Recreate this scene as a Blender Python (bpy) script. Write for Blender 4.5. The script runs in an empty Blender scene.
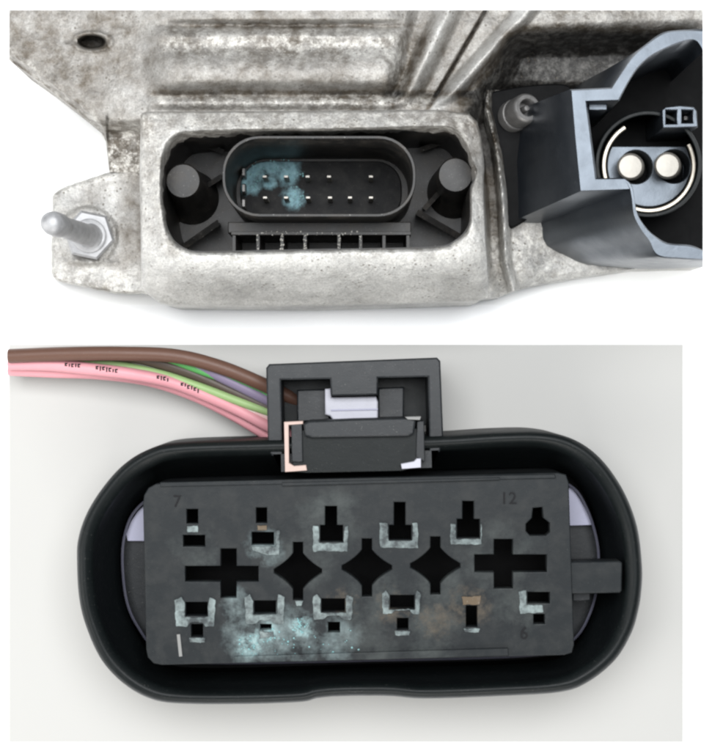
import bpy, math, random
import numpy as np
from mathutils import Matrix, Vector, noise

random.seed(7)
S = 0.001            # one drawing unit = 1 mm
D = 1400.0           # camera height above the backdrop, mm
CX, CY = 356.0, 375.5
scene = bpy.context.scene
C = scene.collection

# ------------------------------------------------------------------ camera
cam = bpy.data.cameras.new('camera')
cam.sensor_fit = 'VERTICAL'; cam.sensor_height = 32.0
cam.lens = 32.0 * D / 751.0
cam.clip_start = 0.05; cam.clip_end = 50
cam_o = bpy.data.objects.new('camera', cam); C.objects.link(cam_o)
cam_o.location = (0, 0, D * S)
scene.camera = cam_o
scene.render.resolution_x = 971; scene.render.resolution_y = 1024

# ------------------------------------------------------------------ light
world = bpy.data.worlds.new('World'); scene.world = world; world.use_nodes = True
bg = world.node_tree.nodes['Background']
bg.inputs[0].default_value = (0.86, 0.93, 1.0, 1); bg.inputs[1].default_value = 0.22

def area(name, loc, target, sx, sy, power, col):
    l = bpy.data.lights.new(name, 'AREA'); l.shape = 'RECTANGLE'; l.size = sx; l.size_y = sy
    l.energy = power; l.color = col
    o = bpy.data.objects.new(name, l); C.objects.link(o); o.location = loc
    o.rotation_euler = (Vector(target) - Vector(loc)).to_track_quat('-Z', 'Y').to_euler()
    return o
area('overhead_lamp', (0.0, 0.58, 2.3), (0, 0.1, 0), 2.0, 1.2, 66, (0.97, 0.985, 1.0))
area('low_fill_lamp', (0.1, -2.7, 1.6), (0.05, 0.1, 0.05), 1.9, 1.2, 46, (1.0, 0.985, 0.95))  # added soft fill from the south, not a real window
area('left_fill_lamp', (-1.5, -0.55, 1.0), (-0.2, -0.2, 0.0), 0.9, 0.9, 13, (1.0, 0.99, 0.97))  # added low fill that brightens the left side, no window there

vs = scene.view_settings
vs.view_transform = 'Standard'; vs.look = 'None'; vs.exposure = 0.6; vs.gamma = 1.0
vs.use_curve_mapping = False

# ------------------------------------------------------------------ helpers
def W(px, py, z=0.0):
    k = (D - z) / D
    return Vector(((px - CX) * k * S, (CY - py) * k * S, z * S))

def link(name, me, mat, parent=None, smooth=True):
    o = bpy.data.objects.new(name, me); C.objects.link(o)
    me.materials.clear(); me.materials.append(mat)
    if smooth:
        for p in me.polygons: p.use_smooth = True
    if parent is not None:
        o.parent = parent
        if parent.type == 'EMPTY':
            o.matrix_parent_inverse = Matrix.Translation(parent.location).inverted()
    return o

def from_py(name, v, f, mat, parent=None, smooth=True, sharp=None):
    me = bpy.data.meshes.new(name); me.from_pydata([tuple(p) for p in v], [], f); me.update()
    o = link(name, me, mat, parent, smooth)
    if sharp is not None and smooth:
        me.set_sharp_from_angle(angle=math.radians(sharp))
    return o

def thing(name, loc, label, cat):
    o = bpy.data.objects.new(name, None); C.objects.link(o); o.location = loc
    o.empty_display_size = 0.02
    o['label'] = label; o['category'] = cat
    return o

def nz(x, y, z=0.0, sc=1.0, oct=4):
    return noise.fractal(Vector((x * sc, y * sc, z * sc)), 1.0, 2.0, oct)

def sm(a, b, x):
    t = min(1.0, max(0.0, (x - a) / (b - a))) if a != b else float(x >= a)
    return t * t * (3 - 2 * t)

def resample(pts, n, closed=True):
    p = [Vector(q[:2]) for q in pts]
    if closed: p.append(p[0].copy())
    L = [0.0]
    for a, b in zip(p, p[1:]): L.append(L[-1] + (b - a).length)
    out = []; j = 0
    cnt = n if closed else n - 1
    for i in range(n):
        t = L[-1] * i / cnt
        while j < len(L) - 2 and L[j + 1] < t: j += 1
        s = (t - L[j]) / max(1e-9, L[j + 1] - L[j])
        q = p[j].lerp(p[j + 1], min(1, s)); out.append((q.x, q.y))
    return out

def catmull(pts, per=8, closed=True):
    n = len(pts); out = []
    rng = range(n) if closed else range(n - 1)
    for i in rng:
        if closed: a, b, c, d = pts[i - 1], pts[i], pts[(i + 1) % n], pts[(i + 2) % n]
        else: a, b, c, d = pts[max(0, i - 1)], pts[i], pts[i + 1], pts[min(n - 1, i + 2)]
        for k in range(per):
            t = k / per
            out.append(tuple(0.5 * (2 * b[m] + (c[m] - a[m]) * t + (2 * a[m] - 5 * b[m] + 4 * c[m] - d[m]) * t * t
                       + (3 * b[m] - a[m] - 3 * c[m] + d[m]) * t ** 3) for m in range(len(b))))
    if not closed: out.append(tuple(pts[-1]))
    return out

def rrect(x0, y0, x1, y1, r, seg=8):
    o = []
    for cx, cy, a0 in ((x1 - r, y0 + r, -90), (x1 - r, y1 - r, 0), (x0 + r, y1 - r, 90), (x0 + r, y0 + r, 180)):
        for k in range(seg + 1):
            a = math.radians(a0 + 90 * k / seg); o.append((cx + r * math.cos(a), cy + r * math.sin(a)))
    return o

def rect(x0, y0, x1, y1): return [(x0, y0), (x1, y0), (x1, y1), (x0, y1)]
def circ(cx, cy, r, n=40, a0=0, ry=None):
    ry = ry or r
    return [(cx + r * math.cos(a0 + 2 * math.pi * k / n), cy + ry * math.sin(a0 + 2 * math.pi * k / n)) for k in range(n)]

def inset(pts, d):
    """move every point of a smooth closed contour d units inwards (towards the centroid side)"""
    n = len(pts); out = []
    mx = sum(p[0] for p in pts) / n; my = sum(p[1] for p in pts) / n
    area2 = sum(pts[i][0] * pts[(i + 1) % n][1] - pts[(i + 1) % n][0] * pts[i][1] for i in range(n))
    sgn = 1 if area2 > 0 else -1
    for i in range(n):
        a, b = pts[i - 1], pts[(i + 1) % n]
        tx, ty = b[0] - a[0], b[1] - a[1]; l = math.hypot(tx, ty) or 1
        dd = d[i] if isinstance(d, (list, tuple)) else d
        out.append((pts[i][0] - sgn * ty / l * dd, pts[i][1] + sgn * tx / l * dd))
    return out

def loft(name, rings, mat, parent=None, cap0=False, cap1=False, closed=True, sharp=40, smooth=True):
    """rings: lists of (px, py, z)"""
    n = len(rings[0]); v = [W(*p) for r in rings for p in r]; f = []
    for i in range(len(rings) - 1):
        for j in range(n if closed else n - 1):
            k = (j + 1) % n
            f.append((i * n + j, i * n + k, (i + 1) * n + k, (i + 1) * n + j))
    if cap0: f.append(tuple(range(n - 1, -1, -1)))
    if cap1: f.append(tuple(range((len(rings) - 1) * n, len(rings) * n)))
    o = from_py(name, v, f, mat, parent, smooth, sharp)
    return o

def ring(pts, z): return [(p[0], p[1], z) for p in pts]

def straight(pts, zt, zs):
    """outline drawn at height zt, carried straight down to the other heights"""
    out = []
    for z in zs:
        k = (D - zt) / (D - z)
        out.append([(CX + (x - CX) * k, CY + (y - CY) * k, z) for x, y in pts])
    return out

def slab(name, outlines, z0, z1, mat, parent=None, bevel=1.0, smooth=True):
    """flat-topped piece with real holes; outlines are drawn at height z1"""
    cu = bpy.data.curves.new(name, 'CURVE'); cu.dimensions = '2D'; cu.fill_mode = 'BOTH'
    b = bevel * S
    cu.extrude = max(1e-5, (z1 - z0) / 2 * S - b); cu.bevel_depth = b; cu.bevel_resolution = 1; cu.offset = -b
    for ol in outlines:
        s = cu.splines.new('POLY'); s.points.add(len(ol) - 1); s.use_cyclic_u = True
        for pt, q in zip(s.points, ol):
            w = W(q[0], q[1], z1); pt.co = (w.x, w.y, 0, 1)
    t = bpy.data.objects.new('tmp', cu); C.objects.link(t)
    dg = bpy.context.evaluated_depsgraph_get(); dg.update()
    me = bpy.data.meshes.new_from_object(t.evaluated_get(dg))
    bpy.data.objects.remove(t); bpy.data.curves.remove(cu)
    me.transform(Matrix.Translation((0, 0, (z0 + z1) / 2 * S)))
    me.name = name
    o = link(name, me, mat, parent, smooth)
    if smooth: me.set_sharp_from_angle(angle=math.radians(50))
    return o

def tube(name, path, mat, parent=None, seg=14, caps=True):
    """path: (px, py, z, r) samples, swept as a round wire"""
    P = [W(*p[:3]) for p in path]; R = [p[3] * S for p in path]
    v = []; f = []; n = len(P)
    for i in range(n):
        t = (P[min(n - 1, i + 1)] - P[max(0, i - 1)]).normalized()
        up = Vector((0, 0, 1)); s = t.cross(up)
        s = s.normalized() if s.length > 1e-6 else Vector((1, 0, 0))
        u = s.cross(t)
        for k in range(seg):
            a = 2 * math.pi * k / seg
            v.append(P[i] + (s * math.cos(a) + u * math.sin(a)) * R[i])
    for i in range(n - 1):
        for k in range(seg):
            l = (k + 1) % seg
            f.append((i * seg + k, i * seg + l, (i + 1) * seg + l, (i + 1) * seg + k))
    if caps: f.append(tuple(range(seg - 1, -1, -1))); f.append(tuple(range((n - 1) * seg, n * seg)))
    return from_py(name, v, f, mat, parent, True, 50)

def copy_of(o, loc=None, parent=None):
    c = o.copy(); C.objects.link(c); c.parent = parent or o.parent
    if loc is not None: c.location = loc
    return c

# ------------------------------------------------------------------ materials
def nodes(name):
    m = bpy.data.materials.new(name); m.use_nodes = True
    nt = m.node_tree; b = nt.nodes['Principled BSDF']
    return m, nt, b
def N(nt, t, **kw):
    n = nt.nodes.new(t)
    for k, v in kw.items():
        if k in n.inputs: n.inputs[k].default_value = v
        else: setattr(n, k, v)
    return n
def coord(nt): return N(nt, 'ShaderNodeTexCoord').outputs['Object']
def ntex(nt, co, scale, detail=6, rough=0.6, dist=0.0):
    n = N(nt, 'ShaderNodeTexNoise', Scale=scale, Detail=detail, Roughness=rough, Distortion=dist)
    nt.links.new(co, n.inputs['Vector']); return n.outputs['Fac']
def ramp(nt, fac, stops):
    r = N(nt, 'ShaderNodeValToRGB'); e = r.color_ramp.elements
    while len(e) < len(stops): e.new(0.5)
    for el, (p, c) in zip(e, stops):
        el.position = p; el.color = (c if isinstance(c, tuple) else (c, c, c)) + (1,)
    nt.links.new(fac, r.inputs['Fac']); return r.outputs['Color']
def mix(nt, fac, a, b, mode='MIX'):
    n = N(nt, 'ShaderNodeMix', data_type='RGBA', blend_type=mode)
    for s, v in ((n.inputs[0], fac), (n.inputs[6], a), (n.inputs[7], b)):
        if hasattr(v, 'links'): nt.links.new(v, s)
        elif isinstance(v, (int, float)): s.default_value = v
        else: s.default_value = tuple(v) + (1,)
    return n.outputs[2]
def math_(nt, op, a, b=0.0, clamp=False):
    n = N(nt, 'ShaderNodeMath', operation=op, use_clamp=clamp)
    for s, v in ((n.inputs[0], a), (n.inputs[1], b)):
        if hasattr(v, 'links'): nt.links.new(v, s)
        else: s.default_value = v
    return n.outputs[0]
def bump(nt, b, h, dist, strength=1.0):
    n = N(nt, 'ShaderNodeBump', Strength=strength, Distance=dist)
    nt.links.new(h, n.inputs['Height']); nt.links.new(n.outputs['Normal'], b.inputs['Normal'])
def attr(nt, name):
    return N(nt, 'ShaderNodeAttribute', attribute_name=name).outputs['Fac']

def cast_metal(name, light=(0.56, 0.552, 0.53), grime_shade=(0.085, 0.068, 0.049), use_attr=True):
    m, nt, b = nodes(name); co = coord(nt)
    n0 = ntex(nt, co, 16, 6, 0.6); n2 = ntex(nt, co, 90, 9, 0.68); n3 = ntex(nt, co, 380, 5, 0.65)
    base = mix(nt, ramp(nt, n0, [(0.32, 0.0), (0.66, 1.0)]), tuple(c * 0.55 for c in light), light)
    fine = ramp(nt, n3, [(0.30, 0.80), (0.70, 1.12)])
    base = mix(nt, 1.0, base, fine, 'MULTIPLY')
    if use_attr:
        g = math_(nt, 'MULTIPLY', attr(nt, 'grime_shade'), ramp(nt, n2, [(0.35, 0.95), (0.66, 0.5)]), True)
        base = mix(nt, g, base, grime_shade)
        base = mix(nt, math_(nt, 'MULTIPLY', math_(nt, 'SUBTRACT', attr(nt, 'grime_shade'), 1.10, True), 0.97), base, (0.014, 0.013, 0.012))  # highest values: near-black shade painted into the hollow
        sn = ntex(nt, co, 105, 10, 0.78)
        s = math_(nt, 'MULTIPLY', attr(nt, 'salt'), ramp(nt, sn, [(0.46, 0.0), (0.64, 1.0)]), True)
        base = mix(nt, math_(nt, 'MULTIPLY', s, 0.85), base, (0.72, 0.70, 0.65))
        s2 = math_(nt, 'MULTIPLY', attr(nt, 'salt'), ramp(nt, ntex(nt, co, 70, 10, 0.78), [(0.51, 0.0), (0.62, 1.0)]), True)
        base = mix(nt, math_(nt, 'MULTIPLY', s2, 0.7), base, (0.11, 0.095, 0.075))
    grain = ramp(nt, ntex(nt, co, 700, 3, 0.7), [(0.28, 0.72), (0.72, 1.22)])
    base = mix(nt, 1.0, base, grain, 'MULTIPLY')
    vo = N(nt, 'ShaderNodeTexVoronoi', Scale=210.0); nt.links.new(co, vo.inputs['Vector'])
    pit = math_(nt, 'MULTIPLY', ramp(nt, vo.outputs['Distance'], [(0.12, 1.0), (0.30, 0.0)]), ramp(nt, ntex(nt, co, 45, 5, 0.7), [(0.46, 0.0), (0.60, 1.0)]), True)
    base = mix(nt, math_(nt, 'MULTIPLY', pit, 0.75), base, (0.10, 0.085, 0.065))
    spk = ramp(nt, ntex(nt, co, 300, 2, 0.5), [(0.24, 1.0), (0.29, 0.0)])
    base = mix(nt, math_(nt, 'MULTIPLY', spk, 0.7), base, (0.08, 0.075, 0.07))
    nt.links.new(base, b.inputs['Base Color'])
    b.inputs['Metallic'].default_value = 0.3
    r = math_(nt, 'ADD', math_(nt, 'MULTIPLY', n2, 0.4), 0.28); nt.links.new(r, b.inputs['Roughness'])
    h = math_(nt, 'ADD', math_(nt, 'MULTIPLY', n2, 0.8), math_(nt, 'MULTIPLY', n3, 0.6))
    h = math_(nt, 'SUBTRACT', h, math_(nt, 'MULTIPLY', pit, 0.35))
    bump(nt, b, h, 0.0026, 0.55)
    return m

def plastic(name, col, rough=0.45, dust=0.25, dustcol=(0.22, 0.21, 0.19), spec=0.28, bmp=0.25, tint=None):
    m, nt, b = nodes(name); co = coord(nt)
    if tint: b.inputs['Specular Tint'].default_value = tint + (1,)
    n1 = ntex(nt, co, 60, 8, 0.65, 0.2); n2 = ntex(nt, co, 650, 3, 0.6)
    f = math_(nt, 'MULTIPLY', ramp(nt, n1, [(0.45, 0.0), (0.75, 1.0)]), dust)
    base = mix(nt, f, col, dustcol)
    sp = math_(nt, 'MULTIPLY', ramp(nt, n2, [(0.66, 0.0), (0.72, 1.0)]), dust)
    base = mix(nt, sp, base, (0.4, 0.39, 0.36))
    nt.links.new(base, b.inputs['Base Color'])
    r = math_(nt, 'ADD', math_(nt, 'MULTIPLY', n1, 0.25), rough - 0.1); nt.links.new(r, b.inputs['Roughness'])
    b.inputs['Specular IOR Level'].default_value = spec
    bump(nt, b, math_(nt, 'ADD', n1, math_(nt, 'MULTIPLY', n2, 0.25)), 0.001, bmp)
    return m

def metal(name, col, rough=0.3, met=0.9):
    m, nt, b = nodes(name); co = coord(nt)
    n = ntex(nt, co, 150, 6, 0.65)
    nt.links.new(mix(nt, ramp(nt, n, [(0.35, 0.0), (0.7, 1.0)]), tuple(c * 0.72 for c in col), col), b.inputs['Base Color'])
    b.inputs['Metallic'].default_value = met
    nt.links.new(math_(nt, 'ADD', math_(nt, 'MULTIPLY', n, 0.3), rough - 0.12), b.inputs['Roughness'])
    bump(nt, b, n, 0.001, 0.25)
    return m

def paper(name, col, v=0.02):
    m, nt, b = nodes(name); co = coord(nt)
    n = ntex(nt, co, 500, 4, 0.6); n2 = ntex(nt, co, 14, 3, 0.5)
    base = mix(nt, n, tuple(c * (1 - v) for c in col), col)
    base = mix(nt, n2, tuple(c * (1 - v) for c in col), base)
    nt.links.new(base, b.inputs['Base Color']); b.inputs['Roughness'].default_value = 0.9
    b.inputs['Specular IOR Level'].default_value = 0.15
    bump(nt, b, n, 0.0005, 0.15)
    return m

def blobs(nt, co, spots):
    """soft stain patches around given points (mm): union of radial falloffs"""
    tot = None
    for (x, y, z, r) in spots:
        w = W(x, y, z)
        d = N(nt, 'ShaderNodeVectorMath', operation='DISTANCE'); nt.links.new(co, d.inputs[0]); d.inputs[1].default_value = w
        mr = N(nt, 'ShaderNodeMapRange', interpolation_type='SMOOTHSTEP'); nt.links.new(d.outputs['Value'], mr.inputs['Value'])
        mr.inputs['From Min'].default_value = r * S; mr.inputs['From Max'].default_value = r * 0.25 * S
        mr.inputs['To Min'].default_value = 0; mr.inputs['To Max'].default_value = 1
        o = mr.outputs['Result']
        tot = o if tot is None else math_(nt, 'MAXIMUM', tot, o)
    return tot

def stained(name, col, layers, rough=0.5, dust=0.3, spec=0.3):
    m = plastic(name, col, rough, dust, spec=spec); nt = m.node_tree; b = nt.nodes['Principled BSDF']; co = coord(nt)
    base = b.inputs['Base Color'].links[0].from_socket
    for (spots, c1, c2, sc, lo, hi, amt) in layers:
        k = blobs(nt, co, spots)
        n = ntex(nt, co, sc, 10, 0.72)
        f = math_(nt, 'MULTIPLY', ramp(nt, math_(nt, 'ADD', n, math_(nt, 'MULTIPLY', math_(nt, 'SUBTRACT', k, 1.0), 0.35)), [(lo, 0.0), (hi, 1.0)]), math_(nt, 'MULTIPLY', k, amt), True)
        cc = mix(nt, ntex(nt, co, sc * 2.3, 5, 0.7), c1, c2)
        base = mix(nt, f, base, cc)
    nt.links.new(base, b.inputs['Base Color'])
    return m

M = {}
M['collar'] = plastic('grey_lilac_plastic', (0.075, 0.075, 0.10), 0.35, 0.1)
M['page'] = paper('white_page', (0.97, 0.97, 0.97), 0.0)
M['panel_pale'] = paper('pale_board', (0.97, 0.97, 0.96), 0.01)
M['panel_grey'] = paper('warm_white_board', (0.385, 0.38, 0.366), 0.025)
M['cast'] = cast_metal('corroded_cast_aluminium')
M['cast_plain'] = cast_metal('cast_aluminium', (0.62, 0.62, 0.60), use_attr=False)
M['steel'] = metal('zinc_plated_steel', (0.36, 0.36, 0.365), 0.5, 0.5)
M['dark_steel'] = metal('dull_screw_steel', (0.17, 0.165, 0.16), 0.42, 0.6)
M['tin'] = metal('bright_tinned_contact', (0.36, 0.34, 0.305), 0.45, 0.5)
M['ringmetal'] = metal('polished_ring_metal', (0.42, 0.385, 0.33), 0.4, 0.9)
M['hdr'] = plastic('dusty_black_plastic', (0.010, 0.0095, 0.009), 0.42, 0.5, (0.07, 0.06, 0.05))
M['barrel'] = plastic('satin_black_plastic', (0.006, 0.0075, 0.010), 0.33, 0.1, (0.03, 0.03, 0.03), 1.0, 0.25, (0.78, 0.88, 1.0))
M['shell'] = plastic('black_connector_shell_plastic', (0.0035, 0.005, 0.0052), 0.42, 0.1, (0.012, 0.014, 0.014), 0.16)
M['void'] = plastic('deep_black_plastic', (0.002, 0.002, 0.0022), 0.6, 0.0, spec=0.08)
TEAL1, TEAL2 = (0.04, 0.13, 0.17), (0.36, 0.56, 0.60)
M['floor'] = stained('pin_floor_plastic', (0.006, 0.006, 0.0065), [
    ([(256, 170, 34, 24), (274, 167, 34, 24), (288, 172, 34, 24), (294, 198, 34, 20), (250, 184, 34, 20), (270, 182, 34, 14)], TEAL1, TEAL2, 85, 0.28, 0.54, 0.9)], 0.5, 0.1, 0.08)
M['insert'] = stained('grey_terminal_block_plastic', (0.0105, 0.0125, 0.0138), [
    ([(255, 636, 108, 52), (295, 636, 108, 52), (340, 640, 108, 40), (236, 606, 108, 34), (266, 550, 108, 34)], (0.045, 0.062, 0.066), (0.19, 0.235, 0.235), 42, 0.36, 0.62, 0.85),
    ([(200, 556, 108, 50), (300, 560, 108, 60), (372, 640, 108, 50), (430, 630, 108, 60), (440, 590, 108, 50), (370, 600, 108, 60), (520, 610, 108, 50), (500, 560, 108, 70), (330, 520, 108, 60)], (0.024, 0.029, 0.028), (0.075, 0.083, 0.08), 36, 0.38, 0.62, 0.6),
    ([(300, 628, 108, 22), (266, 636, 108, 24), (250, 646, 108, 24)], (0.12, 0.21, 0.215), (0.34, 0.45, 0.45), 85, 0.40, 0.60, 0.8),
    ([(470, 606, 108, 40), (396, 604, 108, 40), (345, 604, 108, 34), (430, 620, 108, 36)], (0.05, 0.036, 0.022), (0.11, 0.092, 0.07), 60, 0.42, 0.62, 0.6)], 0.46, 0.05, 0.17)
M['rimlight'] = stained('chalky_cavity_rim_plastic', (0.030, 0.036, 0.038), [
    ([(x, 565, 112, 260) for x in (200, 350, 500)], (0.10, 0.13, 0.13), (0.31, 0.37, 0.365), 60, 0.40, 0.64, 0.85)], 0.55, 0.2)
M['lilac'] = plastic('pale_lilac_plastic', (0.28, 0.28, 0.36), 0.4, 0.1)
M['whiteclip'] = plastic('white_clip_plastic', (0.34, 0.34, 0.38), 0.4, 0.1)
M['pinkclip'] = plastic('pale_pink_plastic', (0.38, 0.285, 0.25), 0.45, 0.1)
M['tan'] = plastic('tan_residue', (0.085, 0.06, 0.036), 0.6, 0.3)
M['latch'] = plastic('charcoal_latch_plastic', (0.008, 0.0095, 0.011), 0.42, 0.2, (0.03, 0.033, 0.036))
M['print'] = plastic('dark_print', (0.010, 0.010, 0.011), 0.6, 0.0, spec=0.1)
M['paleprint'] = plastic('pale_moulded_digit', (0.17, 0.17, 0.165), 0.6, 0.1)
def wire_mat(n, c): return plastic(n, c, 0.42, 0.12, tuple(x * 0.6 for x in c), bmp=0.1)
M['w_brown'] = wire_mat('brown_insulation', (0.09, 0.045, 0.031))
M['w_dark'] = wire_mat('dark_brown_insulation', (0.055, 0.04, 0.03))
M['w_green'] = wire_mat('green_insulation', (0.08, 0.28, 0.08))
M['w_violet'] = wire_mat('violet_grey_insulation', (0.165, 0.135, 0.20))
M['w_white'] = wire_mat('white_insulation', (0.55, 0.52, 0.46))
M['w_lime'] = wire_mat('pale_green_insulation', (0.23, 0.33, 0.14))
M['w_pink'] = wire_mat('pink_insulation', (0.52, 0.235, 0.26))
M['w_rose'] = wire_mat('pale_pink_insulation', (0.54, 0.35, 0.34))

# ------------------------------------------------------------------ setting: white page with two boards
def sheet(name, x0, y0, x1, y1, z0, z1, mat):
    r = rect(x0, y0, x1, y1)
    # straight-sided board: footprint measured at its top
    t = [W(a, b, z1) for a, b in r]; v = t + [Vector((p.x, p.y, z0 * S)) for p in t]
    f = [(0, 1, 2, 3)[::-1], (0, 1, 5, 4), (1, 2, 6, 5), (2, 3, 7, 6), (3, 0, 4, 7)]
    o = from_py(name, v, f, mat, None, False); o['kind'] = 'structure'; return o
pg = from_py('white_page', [(-3, -3, 0), (3, -3, 0), (3, 3, 0), (-3, 3, 0)], [(0, 1, 2, 3)], M['page'], None, False)
pg['kind'] = 'structure'
sheet('upper_backdrop', 9, 10, 703, 305, 0.0, 0.8, M['panel_pale'])
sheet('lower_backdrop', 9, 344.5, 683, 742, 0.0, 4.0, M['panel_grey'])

# ================================================================== CONTROL UNIT
unit = thing('control_unit', W(330, 200, 4), 'corroded grey cast aluminium control unit with oblong black multi-pin socket and round black connector', 'control unit')

def interp(x, tab):
    for (a, b), (c, d) in zip(tab, tab[1:]):
        if x <= c: return b + (d - b) * (x - a) / max(1e-6, c - a)
    return tab[-1][1]

def heightfield(name, xs, ytop, ybot, ny, zf, gf, sf, mat, parent, skirt=1.0):
    v = []; f = []; gr = []; sa = []
    nx = len(xs)
    for x in xs:
        y0, y1 = ytop(x), ybot(x)
        for j in range(ny):
            y = y0 + (y1 - y0) * j / (ny - 1)
            v.append(W(x, y, zf(x, y))); gr.append(gf(x, y)); sa.append(sf(x, y))
    for i in range(nx - 1):
        for j in range(ny - 1):
            a = i * ny + j
            f.append((a, a + 1, a + ny + 1, a + ny))
    # side skirts down to the backdrop
    loop = [j for j in range(ny)] + [i * ny + ny - 1 for i in range(1, nx)] + \
           [(nx - 1) * ny + j for j in range(ny - 2, -1, -1)] + [i * ny for i in range(nx - 2, 0, -1)]
    base = len(v)
    for q in loop:
        p = v[q]; v.append(Vector((p.x, p.y, skirt * S))); gr.append(gr[q]); sa.append(sa[q] * 0.5)
    m_ = len(loop)
    for i in range(m_):
        k = (i + 1) % m_
        f.append((loop[i], base + i, base + k, loop[k]))
    o = from_py(name, v, f, mat, parent, True, 60)
    for nm, arr in (('grime_shade', gr), ('salt', sa)):
        at = o.data.attributes.new(nm, 'FLOAT', 'POINT'); at.data.foreach_set('value', arr)
    return o

def bumpf(d, w):  # rounded ridge
    t = abs(d) / w
    return 0.0 if t >= 1 else (1 - t * t) ** 2

UB = [(9, 60), (40, 82), (70, 105), (100, 130), (106, 142), (109, 172), (140, 173), (143.5, 173), (150, 124), (478, 124), (498, 112), (703, 112)]
def z_upper(x, y):
    z = 118.0
    z += 5 * nz(x, y, 0, 0.012, 3) + 0.9 * nz(x, y, 3, 0.06, 4) + 0.3 * nz(x, y, 9, 0.25, 3)
    # left plate tilts away, rounded outer edge
    z -= 22 * sm(165, 20, x)
    e = (interp(x, UB[:6]) - y) if x < 109 else 99
    z -= 16 * sm(9, 0, e)
    # the piece tucked between plate and ear
    z -= 42 * sm(118, 136, y) * sm(150, 140, x)
    # fixing hole and its worn rim
    hx, hy = x - 92, y - 42
    r = math.hypot(hx / 15, hy / 7.5)
    z -= 45 * sm(1.0, 0.72, r); z += 3.0 * bumpf(r - 1.25, 0.35)
    z -= 4 * bumpf(math.hypot((x - 72) / 12, (y - 40) / 6) , 1.0)
    # raised rib
    m = sm(140, 185, x) * sm(412, 384, x)
    wob = 2.0 * nz(x, 0, 5, 0.03, 3)
    prof = sm(23 + wob, 38 + wob, y) * sm(97 + wob * 0.7, 80 + wob * 0.7, y)
    z += m * (prof * 12 + 11 * bumpf(y - 70, 26) * prof - 3 * bumpf(y - 48, 14) * prof)
    z -= 2.5 * bumpf(y - 26 - wob, 3.2) * sm(150, 210, x) * sm(420, 400, x)
    # second step along the top
    z += 8 * sm(24, 18, y) * sm(150, 200, x) * sm(415, 385, x)
    # vertical crease left of rib
    z += 6 * bumpf(x - 163 - 0.12 * (y - 50), 24) * sm(100, 84, y)
    # strip below rib
    z += 5 * bumpf(y - 103, 8) * sm(140, 160, x) * sm(415, 390, x)
    # diagonal ribs
    f = sm(108, 92, y)
    z -= 14 * sm(398, 412, x + 0.3 * (y - 40)) * sm(540, 500, x) * f
    z += 22 * bumpf(x - (447 - 0.475 * (y - 13)), 17) * f
    z -= 9 * bumpf(x - (486 - 0.584 * (y - 10)), 3.0) * f
    z += 22 * bumpf(x - (502 - 0.90 * (y - 38)), 16) * f
    # hollow beside the round connector
    k = sm(490, 530, x + 0.4 * (y - 50))
    z -= k * 66 * sm(20, 58, y + 0.02 * (x - 600))
    z -= 20 * sm(470, 500, x) * sm(80, 100, y)
    return z
def g_upper(x, y):
    g = 0.80 + 0.28 * nz(x, y, 21, 0.02, 5) + 0.25 * nz(x, y, 22, 0.07, 5)
    g += 0.75 * bumpf(y - 94, 6) * sm(140, 165, x) + 0.5 * bumpf(y - 26, 4) * sm(160, 190, x) * sm(430, 400, x)
    g += 0.55 * bumpf(x - 418 + 0.2 * (y - 50), 22) * sm(18, 40, y)
    g += 0.8 * bumpf(x - (486 - 0.584 * (y - 10)), 4)
    g += 2.0 * sm(468, 520, x + 0.6 * (y - 60)) * sm(20, 42, y - 0.02 * (x - 560))  # paints the shade of the hollow beside the connector over the dirt
    g += 0.45 * sm(105, 150, y) * sm(150, 140, x)
    g += 0.35 * sm(112, 60, x + 0 * y) * sm(120, 60, abs(y - 90)) * 0.6
    g -= 0.75 * bumpf(x - (449 - 0.475 * (y - 13)), 13) + 0.7 * bumpf(x - (500 - 0.90 * (y - 38)), 14)
    return min(2.2, max(0, g))
def s_upper(x, y):
    s = 0.15
    s += 0.7 * bumpf(y - 44, 24) * sm(150, 180, x) * sm(410, 390, x)
    s += 0.9 * bumpf(y - 102, 9) * sm(135, 160, x) * sm(450, 400, x)
    s += 0.9 * bumpf(x - 395, 16) * bumpf(y - 62, 34)
    s += 0.8 * sm(112, 132, y) * sm(155, 142, x)
    s += 0.5 * sm(20, 5, abs((x - 9) * 0.77 + 60 - y)) * (x < 112)
    s += 0.25 * sm(430, 520, x) * sm(40, 15, y)
    return min(1, s)
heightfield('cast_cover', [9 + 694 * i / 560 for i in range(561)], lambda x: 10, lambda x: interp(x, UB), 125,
            z_upper, g_upper, s_upper, M['cast'], unit)

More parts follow.
